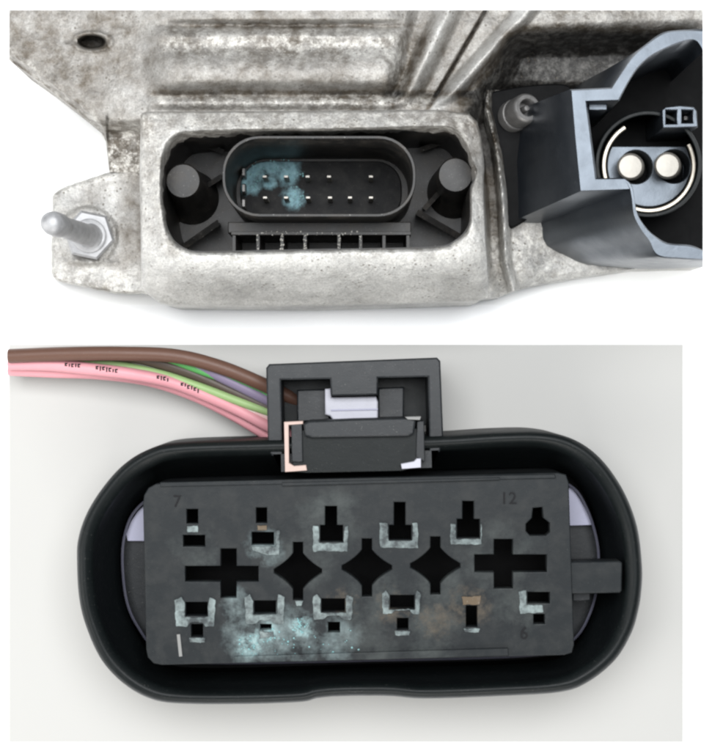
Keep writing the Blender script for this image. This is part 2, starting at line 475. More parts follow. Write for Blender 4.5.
# right-hand flange with its curved channel and seat for the round connector
FB = [(474, 299), (500, 297), (512, 291), (530, 286), (587, 276), (640, 268), (703, 267)]
def ridge_x(y): return interp(y, [(90, 488), (110, 487), (130, 492), (150, 497), (190, 502), (220, 504), (262, 506), (300, 516)])
def z_flange(x, y):
    rx = ridge_x(y)
    z = 60 + 3 * nz(x, y, 2, 0.03, 3) + 0.8 * nz(x, y, 4, 0.2, 3)
    left = sm(rx - 4, rx - 24, x)                     # towards the port frame
    z += 78 * left * sm(rx - 13, rx - 26, x) * (1 - 0.85 * sm(225, 285, y))
    z += 36 * bumpf(x - rx, 7)
    z += 22 * bumpf(x - (rx - 22), 6) * (1 - sm(225, 285, y))
    z -= 22 * sm(268, 298, y)
    z -= 16 * sm(210, 268, y) * sm(515, 560, x)
    return z
def g_flange(x, y):
    rx = ridge_x(y)
    g = 0.36 + 0.35 * nz(x, y, 31, 0.03, 4) - 0.3 * sm(230, 260, y)  # less near the bottom: the ledge's bright light is put into its colour
    g += 0.85 * sm(rx - 22, rx - 14, x) * sm(rx + 2, rx - 6, x) * sm(300, 250, y)  # darker along the channel
    g += 1.6 * sm(200, 130, y)  # painted shade of the hollow carried on across the upper seat
    g -= 0.5 * bumpf(x - rx, 6)
    return min(2, max(0, g))
def s_flange(x, y):
    rx = ridge_x(y)
    return min(1, 0.1 + 0.9 * bumpf(x - rx, 9) * sm(290, 230, y) + 0.5 * sm(215, 240, y) * sm(600, 540, x))
heightfield('connector_flange', [474 + 229 * i / 230 for i in range(231)], lambda x: 90, lambda x: interp(x, FB), 200,
            z_flange, g_flange, s_flange, M['cast'], unit, 1.0)

# port frame: one ring round the oblong opening
INN = [(187, 132.5), (240, 130), (330, 129), (420, 127), (448, 127), (460, 135), (467, 146), (471, 158), (477, 169), (475, 180), (471.5, 190),
       (471, 219), (466, 232), (456, 241), (442, 247), (400, 249), (310, 250.5), (240, 252), (200, 252.5), (186, 250), (174, 242), (167, 230), (164, 218), (161.5, 200), (161, 180), (162, 160), (166, 147), (174, 137)]
NI = 520
inn = resample(catmull(INN, 6), NI)
OUT = [(144, 114.5), (152, 113), (240, 113), (330, 113), (440, 112), (468, 116), (476, 124), (480, 140), (482, 165), (483, 200), (485, 240), (488, 280), (486, 294), (478, 299), (420, 301), (310, 304), (240, 303.5), (172, 303), (160, 300), (146, 290), (142.5, 284), (142, 262), (142, 200), (142, 150), (142, 122), (142.3, 117)]
def between(cont, anchors, counts):
    """resample a closed contour so that chosen corner points fall on chosen indices"""
    d = resample(cont, 3000); idx = [min(range(3000), key=lambda i: (d[i][0] - q[0]) ** 2 + (d[i][1] - q[1]) ** 2) for q in anchors]
    o = []
    for k in range(len(idx)):
        i0, i1 = idx[k], idx[(k + 1) % len(idx)]
        if i1 <= i0: i1 += 3000
        for c in range(counts[k]): o.append(d[int(round(i0 + (i1 - i0) * c / counts[k])) % 3000])
    return o
cnt = [140, 30, 40, 30, 140, 30, 80, 30]; NI = sum(cnt)
inn = between(catmull(INN, 6), [(185, 133), (450, 128), (468, 148), (471, 219), (448, 246), (186, 250), (166, 228), (163, 155)], cnt)
pairs = between(OUT, [(160, 113), (460, 114), (478, 132), (487, 270), (474, 299.5), (166, 302), (142.5, 280), (142, 132)], cnt)
def frame_z(t, x, y):
    zo = 150 - 60 * min(1, max(0, (y - 252) / 50))
    z = 158 + (zo - 158) * t
    return z + 0.6 * nz(x, y, 11, 0.05, 4) + 0.35 * nz(x, y, 12, 0.2, 3)
v = []; f = []; gr = []; sa = []
ts = [('w', 30, 0), ('w', 144, 0), ('w', 150, 0.0), ('t', 0.02), ('t', 0.05)] + [('t', k / 26) for k in range(2, 27)] + [('o', 1.5, -4), ('o', 2.5, -12), ('o', 2.5, None)]
for lv in ts:
    for (a, b) in zip(inn, pairs):
        j = 0.7 * nz(a[0], a[1], 40, 0.07, 4); wl = math.hypot(b[0] - a[0], b[1] - a[1])
        ux, uy = (b[0] - a[0]) / wl, (b[1] - a[1]) / wl
        ia = (a[0] + ux * j, a[1] + uy * j)
        if lv[0] == 'w':
            # straight inner wall below the worn edge
            kk = -0.4 if lv[1] > 140 else 4.0; w = W(ia[0] + ux * kk, ia[1] + uy * kk, 152); v.append(Vector((w.x, w.y, lv[1] * S))); x, y = ia
        elif lv[0] == 't':
            x = ia[0] + (b[0] - ia[0]) * lv[1]; y = ia[1] + (b[1] - ia[1]) * lv[1]
            z = frame_z(lv[1], x, y) - (3.0 if lv[1] < 0.03 else 0.8 if lv[1] < 0.06 else 0)
            v.append(W(x, y, z))
        else:
            x, y = b[0] + ux * lv[1], b[1] + uy * lv[1]
            z = frame_z(1, b[0], b[1]) + (lv[2] if lv[2] is not None else 0)
            w = W(x, y, z); v.append(Vector((w.x, w.y, w.z if lv[2] is not None else 4 * S)))
        t = 0 if lv[0] == 'w' else lv[1] if lv[0] == 't' else 1
        edge = sm(0.28, 0.0, t)
        g = 0.27 + 0.40 * nz(x, y, 51, 0.03, 4) + 0.3 * sm(140, 120, y) - 0.5 * sm(252, 262, y) + 0.15 * sm(200, 150, x) * sm(240, 200, y)  # thinner on the lower face, painting in the light it catches
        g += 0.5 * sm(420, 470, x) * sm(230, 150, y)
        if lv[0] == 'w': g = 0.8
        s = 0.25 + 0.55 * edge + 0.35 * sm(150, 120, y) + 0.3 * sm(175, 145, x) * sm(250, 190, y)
        gr.append(min(1, max(0, g))); sa.append(min(1, s))
for i in range(len(ts) - 1):
    for j in range(NI):
        k = (j + 1) % NI
        f.append((i * NI + j, i * NI + k, (i + 1) * NI + k, (i + 1) * NI + j))
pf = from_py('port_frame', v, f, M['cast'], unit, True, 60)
for nm, arr in (('grime_shade', gr), ('salt', sa)):
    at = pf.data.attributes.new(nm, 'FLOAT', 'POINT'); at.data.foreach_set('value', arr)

# mounting ear
EAR = [(54, 194), (62, 188), (84, 180), (107, 173.5), (122, 170), (140, 168), (150, 168), (152, 284), (141, 293), (116, 293.5), (84, 287), (58, 281), (52.5, 275), (51, 266), (51.5, 230), (52, 203)]
ear = [(x + 0.8 * nz(x, y, 60, 0.1, 3), y + 0.8 * nz(x, y, 61, 0.1, 3)) for x, y in resample(catmull(EAR, 4), 160)]
rings_ = []
cxe, cye = 100, 234
lev = [(1.0, 6), (1.0, 62), (0.992, 68), (0.975, 72)] + [(0.975 - 0.975 * k / 30, 74) for k in range(1, 30)]
v = []; f = []; gr = []; sa = []; n_ = len(ear)
for (k, z) in lev:
    for (x, y) in ear:
        u, w = cxe + (x - cxe) * k, cye + (y - cye) * k
        zz = z + (1.4 * nz(u, w, 70, 0.06, 4) + 0.6 * nz(u, w, 71, 0.22, 3) if z > 66 else 0)
        if z > 73:
            rr = math.hypot(u - 88, w - 236); zz += 6 * sm(31, 27, rr)
            zz += 4 * bumpf(w - (262 + 0.05 * (u - 90)), 4) * sm(60, 70, u) * sm(122, 112, u)
        v.append(W(u, w, zz))
        edge = sm(0.8, 1.0, k)
        gr.append(min(1, max(0, 0.34 + 0.5 * nz(u, w, 72, 0.04, 4) + 0.5 * sm(112, 128, u) * sm(290, 240, w)))); sa.append(min(1, 0.15 + 0.75 * edge + 0.5 * sm(258, 275, w)))
for i in range(len(lev) - 1):
    for j in range(n_):
        k = (j + 1) % n_; f.append((i * n_ + j, i * n_ + k, (i + 1) * n_ + k, (i + 1) * n_ + j))
f.append(tuple(range((len(lev) - 1) * n_, len(lev) * n_)))
eo = from_py('mounting_ear', v, f, M['cast'], unit, True, 60)
for nm, arr in (('grime_shade', gr), ('salt', sa)):
    at = eo.data.attributes.new(nm, 'FLOAT', 'POINT'); at.data.foreach_set('value', arr)

# stud with its hexagonal collar, leaning out of the ear
hexa = circ(89, 235, 26, 6, math.radians(12))
nut = loft('hex_collar', [ring(hexa, 78), ring(hexa, 88), ring([(89 + (x - 89) * 0.9, 235 + (y - 235) * 0.9) for x, y in hexa], 91)], M['steel'], unit, cap1=True, sharp=20)
wsh = resample(circ(89, 235.5, 17, 40), 40)
loft('washer', [ring(wsh, 90), ring(wsh, 94), ring(circ(89, 235.5, 15.5, 40), 95)], M['steel'], nut, cap1=True)
axis = [(91, 236.5, 92), (49, 222, 196)]
def on_axis(t, d=0): return tuple(axis[0][i] + (axis[1][i] - axis[0][i]) * t for i in range(3))
prof = [(0, 11), (0.03, 11.5), (0.05, 9.6), (0.30, 9.4), (0.56, 9.0), (0.62, 8.2), (0.66, 8.0), (0.70, 9.2), (0.76, 10.2), (0.9, 10.2), (0.96, 9.0), (0.99, 6.0), (1.0, 2.0)]
tube('threaded_stud', [on_axis(t) + (r * 1.05,) for t, r in prof], M['steel'], unit, 28)

# ------------------------------------------------------------------ oblong pin header inside the port
loft('header_plate', [ring(resample(rrect(140, 108, 498, 275, 20), 120), 8), ring(resample(rrect(140, 108, 498, 275, 20), 120), 34)], M['hdr'], unit, cap1=True)
hp = unit.children[-1] if False else [o for o in C.objects if o.name.startswith('header_plate')][0]
lin = resample(catmull(INN, 6), 260)
loft('lining', straight(inset(lin, -1.2), 143, [34, 143]) + straight(inset(lin, 1.4), 143, [143, 34]), M['hdr'], hp)
NR = 200
ro = resample(rrect(222, 135.5, 416, 217, 37), NR); ri = resample(rrect(225.5, 139, 412.5, 213.5, 34.5), NR)
shr = straight(ro, 150, [34, 90, 147]) + [ring([(a[0] * 0.8 + b[0] * 0.2, a[1] * 0.8 + b[1] * 0.2) for a, b in zip(ro, ri)], 150),
      ring([(a[0] * 0.2 + b[0] * 0.8, a[1] * 0.2 + b[1] * 0.8) for a, b in zip(ro, ri)], 150)] + straight(ri, 150, [147, 90, 26])
loft('shroud', shr, M['hdr'], hp)
fl = straight(ri, 150, [26])[0]
fo = loft('pin_floor', [fl, [(x, y, 27) for x, y, z in fl]], M['floor'], hp, cap1=True)
# raised oval island in the shroud that carries the pins
isl = resample(rrect(240, 161, 402, 222, 26), 80)
loft('pin_bed', straight(isl, 36, [20, 34]) + [ring([(321 + (x - 321) * 0.985, 192 + (y - 192) * 0.97) for x, y in isl], 36)], M['floor'], hp, cap1=True)
pm = []
def boxmesh(name, sx, sy, sz, tx=0.7, ty=0.7):
    v = []
    for z, kx, ky in ((0, 1, 1), (sz * 0.85, 1, 1), (sz, tx, ty)):
        for a, b in ((-1, -1), (1, -1), (1, 1), (-1, 1)): v.append((a * sx / 2 * kx * S, b * sy / 2 * ky * S, z * S))
    f = [(3, 2, 1, 0), (8, 9, 10, 11)]
    for i in range(2):
        for j in range(4):
            k = (j + 1) % 4; f.append((i * 4 + j, i * 4 + k, (i + 1) * 4 + k, (i + 1) * 4 + j))
    me = bpy.data.meshes.new(name); me.from_pydata(v, [], f); me.update(); return me
pinm = boxmesh('pin', 4.4, 2.4, 32, 0.8, 0.7)
def put(me, name, px, py, z, ztop, mat, parent):
    """place a mesh based at height z so that its head (ztop) shows at px, py"""
    o = link(name, me, mat, parent, False)
    w = W(px, py, ztop); o.location = (w.x, w.y, z * S); return o
for i, x in enumerate((264.6, 286, 307.6, 329, 371)): put(pinm, 'pin', x, 176.5, 36, 68, M['tin'], hp)
for i, x in enumerate((265, 286, 308, 330, 350, 371)): put(pinm, 'pin', x, 197.5, 36, 68, M['tin'], hp)
bl = boxmesh('blade_contact', 3.2, 9, 26)
for y in (172, 188, 203): put(bl, 'blade_contact', 243.5, y, 30, 56, M['dark_steel'], hp)
# pillars
for x, y, bx, by in ((183, 181, 190, 192), (455.5, 175, 452, 186)):
    loft('pillar', [ring(circ(bx + 2, by + 6, 27, 40), 34), ring(circ((x * 1 + bx) / 2, (y + by) / 2 + 1, 20, 40), 70), ring(circ(x, y, 17.5, 40), 118), ring(circ(x, y, 16.3, 40), 121), ring(circ(x, y, 5, 40), 121.6)], M['hdr'], hp, cap1=True)
# base block under the shroud and the ribbed ledge
slab('shroud_base', [rect(228, 222, 411, 233)], 34, 100, M['hdr'], hp, 0.8)
fin = boxmesh('ledge_rib', 3.4, 22, 74, 0.8, 0.95)
for x in (234, 258, 282, 305, 339, 360.6, 384, 408): put(fin, 'ledge_rib', x, 242.5, 34, 108, M['hdr'], hp)
slab('ledge_bar', [rect(231, 231.5, 411, 235)], 34, 110, M['hdr'], hp, 0.4)
slot = boxmesh('wall_slot', 12, 2.4, 3)
for x, w_ in ((292, 10), (304, 6), (316, 6), (331, 10), (347, 10)):
    put(boxmesh('moulded_bar', w_, 2.6, 60, 0.95, 0.8), 'moulded_bar', x, 224, 34, 94, M['hdr'], hp)
# slanting webs
def web(x0, y0, x1, y1, z0, z1, w):
    dx, dy = x1 - x0, y1 - y0; l = math.hypot(dx, dy); nx, ny = -dy / l * w / 2, dx / l * w / 2
    loft('web', [[(x0 + nx, y0 + ny, 30), (x1 + nx, y1 + ny, 30), (x1 - nx, y1 - ny, 30), (x0 - nx, y0 - ny, 30)],
                 [(x0 + nx, y0 + ny, z0), (x1 + nx, y1 + ny, z1), (x1 - nx, y1 - ny, z1), (x0 - nx, y0 - ny, z0)]], M['hdr'], hp, cap1=True, smooth=False)
web(182, 248, 219, 222, 60, 84, 6); web(462, 238, 417, 212, 60, 84, 6)
web(424, 209, 440, 192, 80, 70, 5); web(190, 140, 224, 152, 50, 60, 5); web(420, 150, 448, 140, 60, 50, 5)
web(200, 190, 222, 176, 60, 70, 5)

# ------------------------------------------------------------------ round connector on the right
OC = [(703, 29), (680, 30), (662, 33), (645, 45), (632, 57), (622, 71), (611, 87.5), (570, 89.5), (574, 140), (579, 192), (605, 191), (631, 190), (632, 200), (634, 216), (641, 230), (649, 241), (657, 256), (680, 259), (703, 260)]
IC = [(703, 52), (697, 41), (682, 42.5), (655, 54), (640, 66), (630, 80), (619, 101), (587, 102), (592, 140), (597, 178), (610, 178), (624, 178), (632, 186), (637, 212), (645, 226), (654, 235), (668, 243), (690, 245), (703, 250)]
BC = [(703, 50), (675, 54), (640, 58), (612, 68), (590, 78), (575, 88), (562, 100), (512, 112), (506, 165), (507, 224), (520, 226), (533, 226), (534, 229), (537, 238), (545, 247), (566, 256), (590, 265), (650, 269), (703, 267)]
def refine(c):
    return catmull(c[0:7], 5, False)[:-1] + [c[6], c[7], c[8], c[9], c[10]] + catmull(c[11:], 5, False)
OC, IC, BC = refine(OC), refine(IC), refine(BC)
ZR = 205
def midp(a, b, t): return [(p[0] + (q[0] - p[0]) * t, p[1] + (q[1] - p[1]) * t) for p, q in zip(a, b)]
rr_ = [ring(BC, 46)] + [[(p[0] + (q[0] - p[0]) * t, p[1] + (q[1] - p[1]) * t, 46 + (ZR - 48) * t) for p, q in zip(BC, OC)] for t in (0.33, 0.66, 1.0)]
rr_ += [ring(midp(OC, IC, 0.10), ZR), ring(midp(OC, IC, 0.9), ZR), ring(IC, ZR - 2)]
inner_dn = straight(IC, ZR - 2, [150, 84]); rr_ += inner_dn
barrel = loft('round_connector', rr_, M['barrel'], unit, closed=False, sharp=25)
# cut ends closed where the picture of the unit stops
flo = midp(BC, OC, 0.25); flo = [(x + (2.5 if x < 700 else 0), y) for x, y in flo]
loft('connector_floor', [ring(flo, 80), ring(flo, 84)], M['void'], barrel, cap1=True, smooth=False)
def annulus(name, cx, cy, r0, r1, z0, z1, mat, parent, n=72, a0=0.0, a1=2 * math.pi, zi=None):
    zi = z0 if zi is None else zi
    full = abs(a1 - a0 - 2 * math.pi) < 1e-6
    k_ = n if full else n + 1
    def c(r, z): return [(cx + r * math.cos(a0 + (a1 - a0) * k / n), cy + r * math.sin(a0 + (a1 - a0) * k / n), z) for k in range(k_)]
    b = min(1.0, (r1 - r0) * 0.25)
    return loft(name, [c(r1, z0), c(r1, z1 - b), c(r1 - b, z1), c(r0 + b, z1), c(r0, z1 - b), c(r0, zi)], mat, parent, closed=full)
annulus('collar', 648.5, 164, 49.0, 53.5, 84, 150, M['shell'], barrel)
annulus('contact_ring', 649, 165.5, 42.8, 47.3, 84, 140, M['ringmetal'], barrel, a0=math.radians(-28), a1=math.radians(238))
pts = [(649 + 42 * math.cos(a), 165.5 + 41.5 * math.sin(a)) for a in [math.radians(-28 + 236 * k / 50) for k in range(51)]]
slab('contact_carrier', [pts, circ(636, 167, 16.5, 32), circ(674, 166.5, 16.5, 32)], 86, 112, M['barrel'], barrel, 1.0)
for x, y in ((630.5, 166.5), (667.5, 165.5)):
    loft('contact_pin', [ring(circ(x + 1, y + 1, 13.4, 32), 86), ring(circ(x, y, 13.4, 32), 126), ring(circ(x, y, 12.6, 32), 130), ring(circ(x, y, 11.2, 32), 132), ring(circ(x, y, 4, 32), 132.4)], M['tin'], barrel, cap1=True)
slab('small_socket', [[(662, 110), (666, 107), (680, 105.5), (694, 107), (697, 111), (698, 127), (663, 128)], rect(666, 110, 677, 124), rect(682, 110, 693, 123)], 86, 158, M['barrel'], barrel, 0.8)
sp = boxmesh('socket_pin', 4.6, 4.6, 50)
for x, y in ((671.5, 119), (686, 118)): put(sp, 'socket_pin', x, y, 86, 136, M['dark_steel'], barrel)
slab('key_step', [rect(589, 104, 607, 110)], 86, 190, M['barrel'], barrel, 0.6)

lug = catmull([(489, 96), (505, 89), (545, 84), (572, 88), (580, 120), (560, 190), (520, 224), (507, 224), (502, 200), (496, 160), (491, 125)], 6)
slab('mounting_lug', [resample(lug, 80)], 30, 72, M['void'], unit, 1.5)
# socket-head screw
sa_ = [(512, 117, 70), (528, 107.5, 104)]
def ax(t): return tuple(sa_[0][i] + (sa_[1][i] - sa_[0][i]) * t for i in range(3))
def turned(name, a, b, prof, mat, parent, seg=36):
    A, B = W(*a), W(*b); t = (B - A); L_ = t.length; t.normalize()
    u = t.cross(Vector((0, 1, 0))).normalized(); w_ = u.cross(t)
    v = []; f = []
    for (k, r_) in prof:
        for q in range(seg):
            an = 2 * math.pi * q / seg
            v.append(A + t * (L_ * k) + (u * math.cos(an) + w_ * math.sin(an)) * r_ * S)
    for i in range(len(prof) - 1):
        for q in range(seg):
            l = (q + 1) % seg; f.append((i * seg + q, i * seg + l, (i + 1) * seg + l, (i + 1) * seg + q))
    f.append(tuple(range((len(prof) - 1) * seg, len(prof) * seg)))
    return from_py(name, v, f, mat, parent, True, 35)
scr = turned('screw', *sa_, [(0, 14), (0.02, 15), (0.28, 15), (0.32, 14.5), (0.33, 13), (0.42, 13), (0.43, 14.4), (0.9, 14.0), (0.97, 13.2), (1.0, 11.8), (1.0, 8.6), (0.97, 8.0), (0.6, 7.8), (0.6, 0.4)], M['dark_steel'], unit)
turned('socket_post', *sa_, [(0.6, 3.4), (0.9, 3.2), (0.94, 2.4), (0.95, 0.3)], M['dark_steel'], scr, 16)

# ================================================================== CONNECTOR PLUG
plug = thing('connector_plug', W(360, 570, 4), 'black oval twelve-way connector plug, latch and coloured wires on top, greenish residue on its cavities', 'connector')
SH = [(77, 563), (78, 540), (86, 515), (101, 490), (122, 466), (147, 450), (177, 443), (265, 440), (360, 438), (443, 435.5), (500, 432), (544, 432), (575, 440), (601, 459), (623, 490), (637, 526), (642, 565), (641.5, 590),
      (638, 612), (631, 634), (615, 660), (588, 682), (560, 692), (500, 696), (425, 698.5), (390, 696), (345, 696), (318, 698), (300, 702), (240, 704), (180, 703.5), (150, 698.5), (123, 683), (101, 659), (86, 626), (79, 597)]
NS = 360
sh = resample(catmull(SH, 8), NS)
COL = catmull([(120, 560), (123, 530), (133, 508), (152, 490), (190, 478), (360, 472), (540, 468), (572, 478), (592, 508), (600, 545), (600, 580), (592, 615), (575, 645), (540, 662), (360, 668), (190, 672), (155, 660), (135, 630), (124, 600)], 8)
# inner contour paired by direction
def at_dir(cont, pts, c0):
    out = []
    for (x, y) in pts:
        sx = min(510, max(210, x)); a = Vector((x - sx, y - 568)).normalized() if (abs(x - sx) + abs(y - 568)) > 1e-6 else Vector((1, 0))
        best = max(cont, key=lambda q: (Vector((q[0] - sx, q[1] - 568)).normalized()).dot(a))
        out.append(best)
    for _ in range(10):
        out = [((out[i - 1][0] + out[i][0] + out[(i + 1) % len(out)][0]) / 3, (out[i - 1][1] + out[i][1] + out[(i + 1) % len(out)][1]) / 3) for i in range(len(out))]
    return out
cold = resample(COL, 1600)
col = at_dir(cold, sh, None)
ZS = 112
def shmix(t): return midp(sh, col, t)
dl = [15 + 3 * sm(0, 60, max(0, 200 - x) + max(0, x - 530)) for x, y in sh]
rin = inset(sh, dl)
rings = straight(sh, ZS - 7, [5, 60, ZS - 7]) + [ring(inset(sh, 1.4), ZS - 3.4), ring(inset(sh, 3.6), ZS - 1), ring(inset(sh, 6.5), ZS), ring(inset(sh, 9.0), ZS - 1), ring(inset(sh, [d - 3.5 for d in dl]), ZS - 4.5), ring(inset(sh, [d - 1.2 for d in dl]), ZS - 9), ring(rin, ZS - 16)]
rings += [ring(midp(rin, col, 0.30), 74), ring(midp(rin, col, 0.9), 40), ring(col, 34)]
shell = loft('shell', rings, M['shell'], plug, sharp=50)
loft('seal_floor', straight(inset(col, -1.5), 34, [34, 7]), M['void'], plug, cap1=True)
# oval collar round the terminal block
COV = catmull([(121, 560), (124, 532), (134, 510), (156, 494), (200, 486), (360, 480), (530, 476), (570, 484), (588, 508), (599, 545), (599, 580), (592, 612), (575, 640), (540, 656), (360, 662), (200, 664), (160, 655), (137, 628), (125, 600)], 8)
cov = resample(COV, 200); covi = inset(cov, 2.6)
loft('collar', [ring(cov, 34), ring(cov, 66), ring(midp(cov, covi, 0.5), 67.5), ring(covi, 66), ring(covi, 36)], M['collar'], plug)
covf = inset(cov, 1.5)
slab('collar_floor', [covf, [(152, 501), (200, 497), (545, 486), (560, 500), (562, 640), (545, 648), (200, 655), (156, 648)]], 36, 50, M['latch'], plug, 0.4)
slab('pale_lock_piece', [[(127.5, 541), (126, 534), (131, 521), (138, 511), (150, 500), (150, 541)]], 50, 58, M['lilac'], plug, 0.5)
slab('pale_lock_piece', [[(562, 489), (572, 487), (580, 499), (588, 513), (592.5, 525), (562, 526)]], 50, 60, M['lilac'], plug, 0.5)

# terminal block with real cavities
INS = [(143.5, 498), (147, 488), (154, 483), (250, 480.5), (350, 477), (450, 474.5), (560, 473), (567, 475), (569.5, 483), (572, 560), (574, 648), (571, 654.5), (562, 656), (450, 658), (350, 661), (246, 663.5), (158, 665), (150, 662), (146.5, 652), (145, 580)]
def round_poly(pts, rad, n=6):
    o = []; m_ = len(pts)
    for i in range(m_):
        p = Vector(pts[i]); a = Vector(pts[i - 1]) - p; b = Vector(pts[(i + 1) % m_]) - p
        p0 = p + a.normalized() * rad[i]; p2 = p + b.normalized() * rad[i]
        for k in range(n + 1):
            t = k / n; q = p0 * (1 - t) ** 2 + p * 2 * t * (1 - t) + p2 * t * t; o.append((q.x, q.y))
    return o
INS = round_poly([(142.5, 483.5), (568.5, 472.5), (574.5, 655), (146.5, 665.5)], [20, 9, 9, 16])
def star(cx, cy, hw, hh, nw=5):
    o = []
    # vertical slot with two concave side points
    top = [(cx - nw, cy - hh), (cx + nw, cy - hh), (cx + nw, cy - hh * 0.62)]; kx, ky = nw + 6, 9.5
    def arc(x0, y0, x1, y1, bx, by, n=6):
        return [((1 - t) ** 2 * x0 + 2 * t * (1 - t) * bx + t * t * x1, (1 - t) ** 2 * y0 + 2 * t * (1 - t) * by + t * t * y1) for t in [k / n for k in range(1, n)]]
    o += top + arc(cx + nw, cy - hh * .62, cx + hw, cy - 2, cx + kx, cy - ky) + [(cx + hw, cy - 2), (cx + hw, cy + 2)]
    o += arc(cx + hw, cy + 2, cx + nw, cy + hh * .62, cx + kx, cy + ky) + [(cx + nw, cy + hh * .62), (cx + nw, cy + hh), (cx - nw, cy + hh), (cx - nw, cy + hh * .62)]
    o += arc(cx - nw, cy + hh * .62, cx - hw, cy + 2, cx - kx, cy + ky) + [(cx - hw, cy + 2), (cx - hw, cy - 2)]
    o += arc(cx - hw, cy - 2, cx - nw, cy - hh * .62, cx - kx, cy - ky) + [(cx - nw, cy - hh * .62)]
    return o
def plus(x0, x1, y0, y1, vx0, vx1, vy0, vy1):
    return [(vx0, vy0), (vx1, vy0), (vx1, y0), (x1, y0), (x1, y1), (vx1, y1), (vx1, vy1), (vx0, vy1), (vx0, y1), (x0, y1), (x0, y0), (vx0, y0)]
def tee(nx0, nx1, ny0, wy, wx0, wx1, y1): return [(nx0, ny0), (nx1, ny0), (nx1, wy), (wx1, wy), (wx1, y1), (wx0, y1), (wx0, wy), (nx0, wy)]
holes = [
    rect(186.5, 509, 198, 523.5), rect(183, 535, 205, 546.5),
    rect(256, 507.5, 267, 523), rect(251.5, 532, 274, 545),
    tee(325, 337, 506, 525, 320, 343, 542), tee(394, 405.5, 502, 525, 389, 411.5, 540), tee(462.5, 474, 501, 519, 457, 480, 538),
    [(533, 508), (542.5, 507), (543.5, 518), (550, 523), (550, 532), (546, 535.5), (530, 535.5), (526, 531), (526, 524), (532, 518)],
    plus(185, 258.5, 566, 581.5, 220.5, 236.5, 548.5, 598), star(298, 571, 24, 29), star(367, 567.5, 25, 29), star(435.5, 565.5, 25, 29),
    plus(474.5, 547, 554.5, 572, 494, 513, 539, 588.5),
    rect(185.5, 602, 207.5, 616), rect(191, 624, 203, 637), rect(254, 600.5, 276, 614), rect(260, 624, 271.5, 630),
    rect(321.5, 598.5, 345, 612), rect(328, 622, 340, 632.5), rect(390, 595, 414.5, 609), rect(397, 618, 408.5, 630),
    rect(466, 605.5, 477.5, 627), rect(527.5, 592, 550, 603.5), rect(533.5, 614, 545, 624)]
block = slab('terminal_block', [resample(INS, 140)] + holes, 95, 108, M['insert'], plug, 0.9)
bd = inset(resample(INS, 140), 0.6)
loft('block_body', straight(bd, 108, [12.5, 96]) + straight(inset(bd, 3), 108, [96, 12.5]), M['insert'], block)
slab('cavity_bottom', [[(150, 490), (563, 480), (568, 650), (153, 658)]], 6, 12, M['void'], plug, 0.5)
# chamfer strip along the top edge and the ledge along the bottom
slab('top_strip', [[(160, 482.3), (555, 474), (556, 478.5), (160, 487)]], 100, 110, M['insert'], plug, 0.8)
slab('top_strip', [[(282, 482.6), (500, 477.6), (500, 480), (282, 486)]], 104, 112, M['insert'], plug, 0.6)
slab('bottom_ledge', [[(234, 656.5), (508, 648), (509, 656), (236, 663)]], 100, 111, M['insert'], plug, 0.8)
# side tab over the collar
slab('side_tab', [[(566, 564), (571, 562), (620, 561), (622.5, 563), (622, 591), (620, 593), (568, 594), (566, 592)]], 84, 106, M['insert'], plug, 1.4)
slab('tab_foot', [[(573, 590), (590, 590), (590, 600), (573, 601)]], 40, 90, M['latch'], plug, 0.6)
# chalky rims round cavities
def rim(parts, z1=110.5, mat='rimlight'):
    for p in parts:
        q = resample(p, 90)
        q = [(x + 0.9 * nz(x, y, 80, 0.16, 4), y + 0.9 * nz(x, y, 83, 0.16, 4)) for x, y in q]
        slab('cavity_rim', [q], 107, z1 - 1.0, M[mat], plug, 0.4)
def uframe(x0, y0, x1, y1, ix0, ix1, iy1): return [(x0, y0), (ix0, y0), (ix0, iy1), (ix1, iy1), (ix1, y0), (x1, y0), (x1, y1), (x0, y1)]
rim([uframe(313, 526, 348, 551.5, 319, 344, 543), uframe(379.5, 523, 418, 548, 388, 412.5, 541), uframe(450.5, 524, 482, 544.5, 456, 481, 539)])
rim([[(252, 546.5), (276, 546.5), (276, 530), (279.5, 530), (279.5, 555), (266, 555), (252, 550)]])
rim([rect(187, 526, 198, 532.5)])
def hframe(x0, y0, x1, y1, h, w2=None):
    return [[(x0, y0 + 3), (h[0] - 4, y0), (h[0] - 1, h[1]), (h[0] - 1, h[3] + 1), (h[2] + 1, h[3] + 1), (h[2] + 1, h[1]), (h[2] + 2, y0), (x1, y0 + 3), (x1 - 1, y1), (h[2] - 2, y1), (h[2] - 5, y1 - 4), (h[0] + 5, y1 - 4), (h[0] + 2, y1), (x0 + 1, y1)]]
rim(hframe(174.5, 597, 215.5, 626.5, (185.5, 602, 207.5, 616)))
rim(hframe(244.5, 594, 284.5, 624, (254, 600.5, 276, 614)))
rim(hframe(312.5, 594, 353, 620, (321.5, 598.5, 345, 612)))
rim(hframe(382, 590.5, 420.5, 614, (390, 595, 414.5, 609)))
rim([[(519, 592), (526.5, 590), (526.5, 605), (543, 605), (544, 612), (532.5, 613), (520, 614)]])
rim([[(189, 638), (205, 638), (205, 642.5), (190, 642.5)], [(260, 631.5), (273, 631.5), (274, 637), (259, 639)], [(395, 631), (410, 631), (409, 635.5), (396, 635.5)], [(464, 628.5), (480, 628.5), (479, 632.5), (465, 632)]])
rim([[(462, 597), (481, 596), (480, 604.5), (463, 605)]], 110, 'tan')
rim([rect(257, 525.5, 267, 530.5)], 110, 'tan')
slab('cavity_rim', [[(295, 601), (303, 601), (301.5, 606), (296.5, 606)]], 107, 110, M['rimlight'], plug, 0.5)
